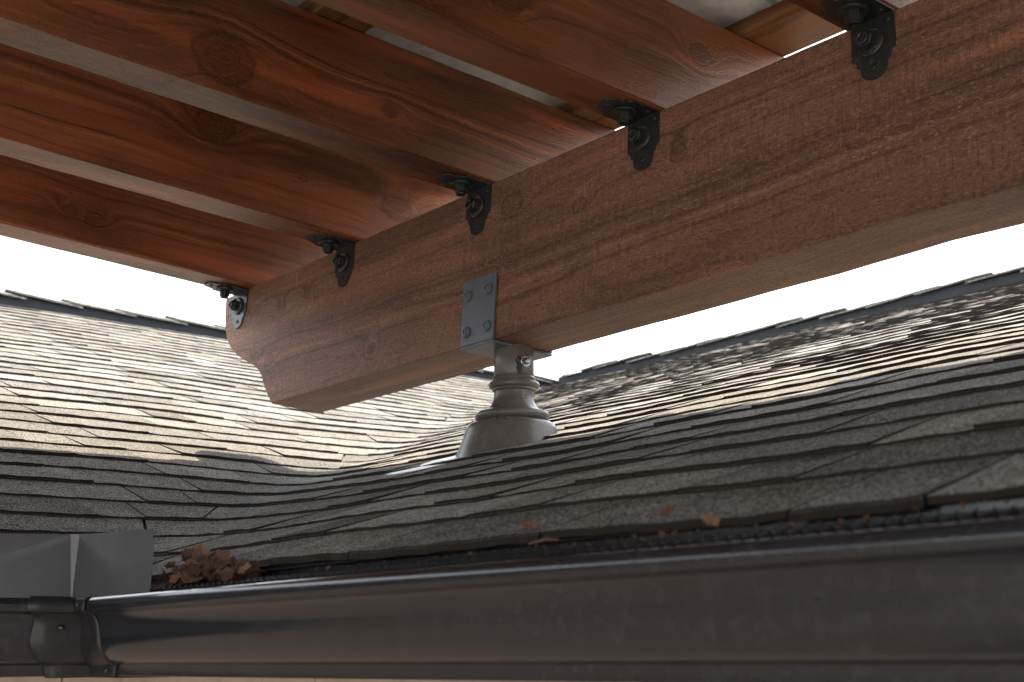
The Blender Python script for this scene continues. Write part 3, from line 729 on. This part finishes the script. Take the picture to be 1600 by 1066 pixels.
single('broad curled brown leaf standing on top of the leaf heap', .020, (-1.530, .80, .121), (.95, .25, .5), lm[1], .9, stem=(.008, -.006, -.026))
single('second brown leaf leaning behind the heap of litter', .014, (-1.500, .815, .116), (1.2, -.3, 1.1), lm[0])
single('small orange leaf scrap against the bent metal guard', .010, (-1.548, .782, .094), (.8, .2, .4), lm[2], 1.2)
single('short tan leaf scrap at the right end of the heap on the mesh', .010, (-1.392, .787, .098), (.9, .1, .2), lm[1], 1.)
single('pale folded leaf lying low in the front of the heap', .019, (-1.515, .783, .094), (.5, .1, 1.2), lm[1], 1.)
single('rust coloured dry leaf on the shingles above the middle of the gutter', .0105, (-.975, .850, .118), (.55, .1, .3), lm[2], 1.)
single('tan leaf scrap on the black mesh right of the rust leaf', .0085, (-.71, .800, .1), (.8, .2, .9), lm[1], 1.)
single('brown leaf scrap on the shingle edge between two other leaves', .0085, (-.795, .842, .116), (.7, .2, .1), lm[0], 1.)
m = MB(); m.tube([(-.02, 0, 0), (0, .002, .003), (.02, 0, .001)], [.001, .0012, .0006], 5); o = m.build('twig', lm[1], loc=HW(-.905, .803, .096)); tag(o, 'short pale twig lying on the mesh guard right of the rust leaf', 'twig')
rg2 = random.Random(8); m = MB()
for i in range(160):
    x = -1.3 + 1.6 * rg2.random() ** .8; y = .80 + .035 * rg2.random(); s_ = rg2.uniform(.0012, .0034)
    p = Vector((x, y, .093 + .001 * rg2.random())) - Vector((-.6, .8, .09))
    place_leaf(m, s_, p, Euler((rg2.uniform(-1, 1), rg2.uniform(-1, 1), 0)), rg2, 1.)
o = m.build('leaf_crumbs', lm[0], loc=HW(-.6, .8, .09), rot=HROT); tag(o, 'scattered brown leaf crumbs strewn along the mesh guard', 'leaf litter', kind='stuff')

# ------------------------------------------------------------------ bare tree beyond the left roof
tb = NT('hazed_bark'); bark = tb.set(color=tb.mix(tb.noise(tb.n('TexCoord').outputs['Object'], 8, 4), (.30, .32, .35), (.2, .21, .23)), rough=.8)  # paled blue-grey colour puts bright sky haze into the bark
tr = empty('bare_tree', (-19.2, 8.6, -2.7)); tag(tr, 'pale bare tree crown showing faintly against the sky at the end of the beam', 'tree')
trunk = MB(); crown = MB(); rt = random.Random(12)
trunk.tube([(0, 0, 0), (.1, .05, 2.2), (.0, .1, 4.2), (-.1, .1, 5.6)], [.20, .17, .12, .08], 8)
def grow(p, d, L, r, lv):
    if lv == 0: return
    pts = [p]; q = p.copy(); dd = d.copy()
    for s_ in range(4):
        dd = (dd + Vector((rt.uniform(-.22, .22), rt.uniform(-.22, .22), rt.uniform(-.1, .2)))).normalized(); q = q + dd * L / 4; pts.append(q.copy())
    crown.tube(pts, [r, r * .85, r * .7, r * .58, r * .45], 4)
    for c_ in range(3 if lv > 1 else 4):
        i = rt.choice([1, 2, 3, 4]); nd = (dd + Vector((rt.uniform(-.9, .9), rt.uniform(-.9, .9), rt.uniform(-.2, .7)))).normalized()
        grow(pts[i], nd, L * rt.uniform(.6, .8), r * .55, lv - 1)
for i in range(9): grow(Vector((0, .08, 2.8 + .3 * i)), Vector((rt.uniform(-1, 1), rt.uniform(-1, 1), .75)).normalized(), 1.25, .05, 5)
trunk.build('trunk', bark, tr, smooth=True); crown.build('crown', bark, tr)
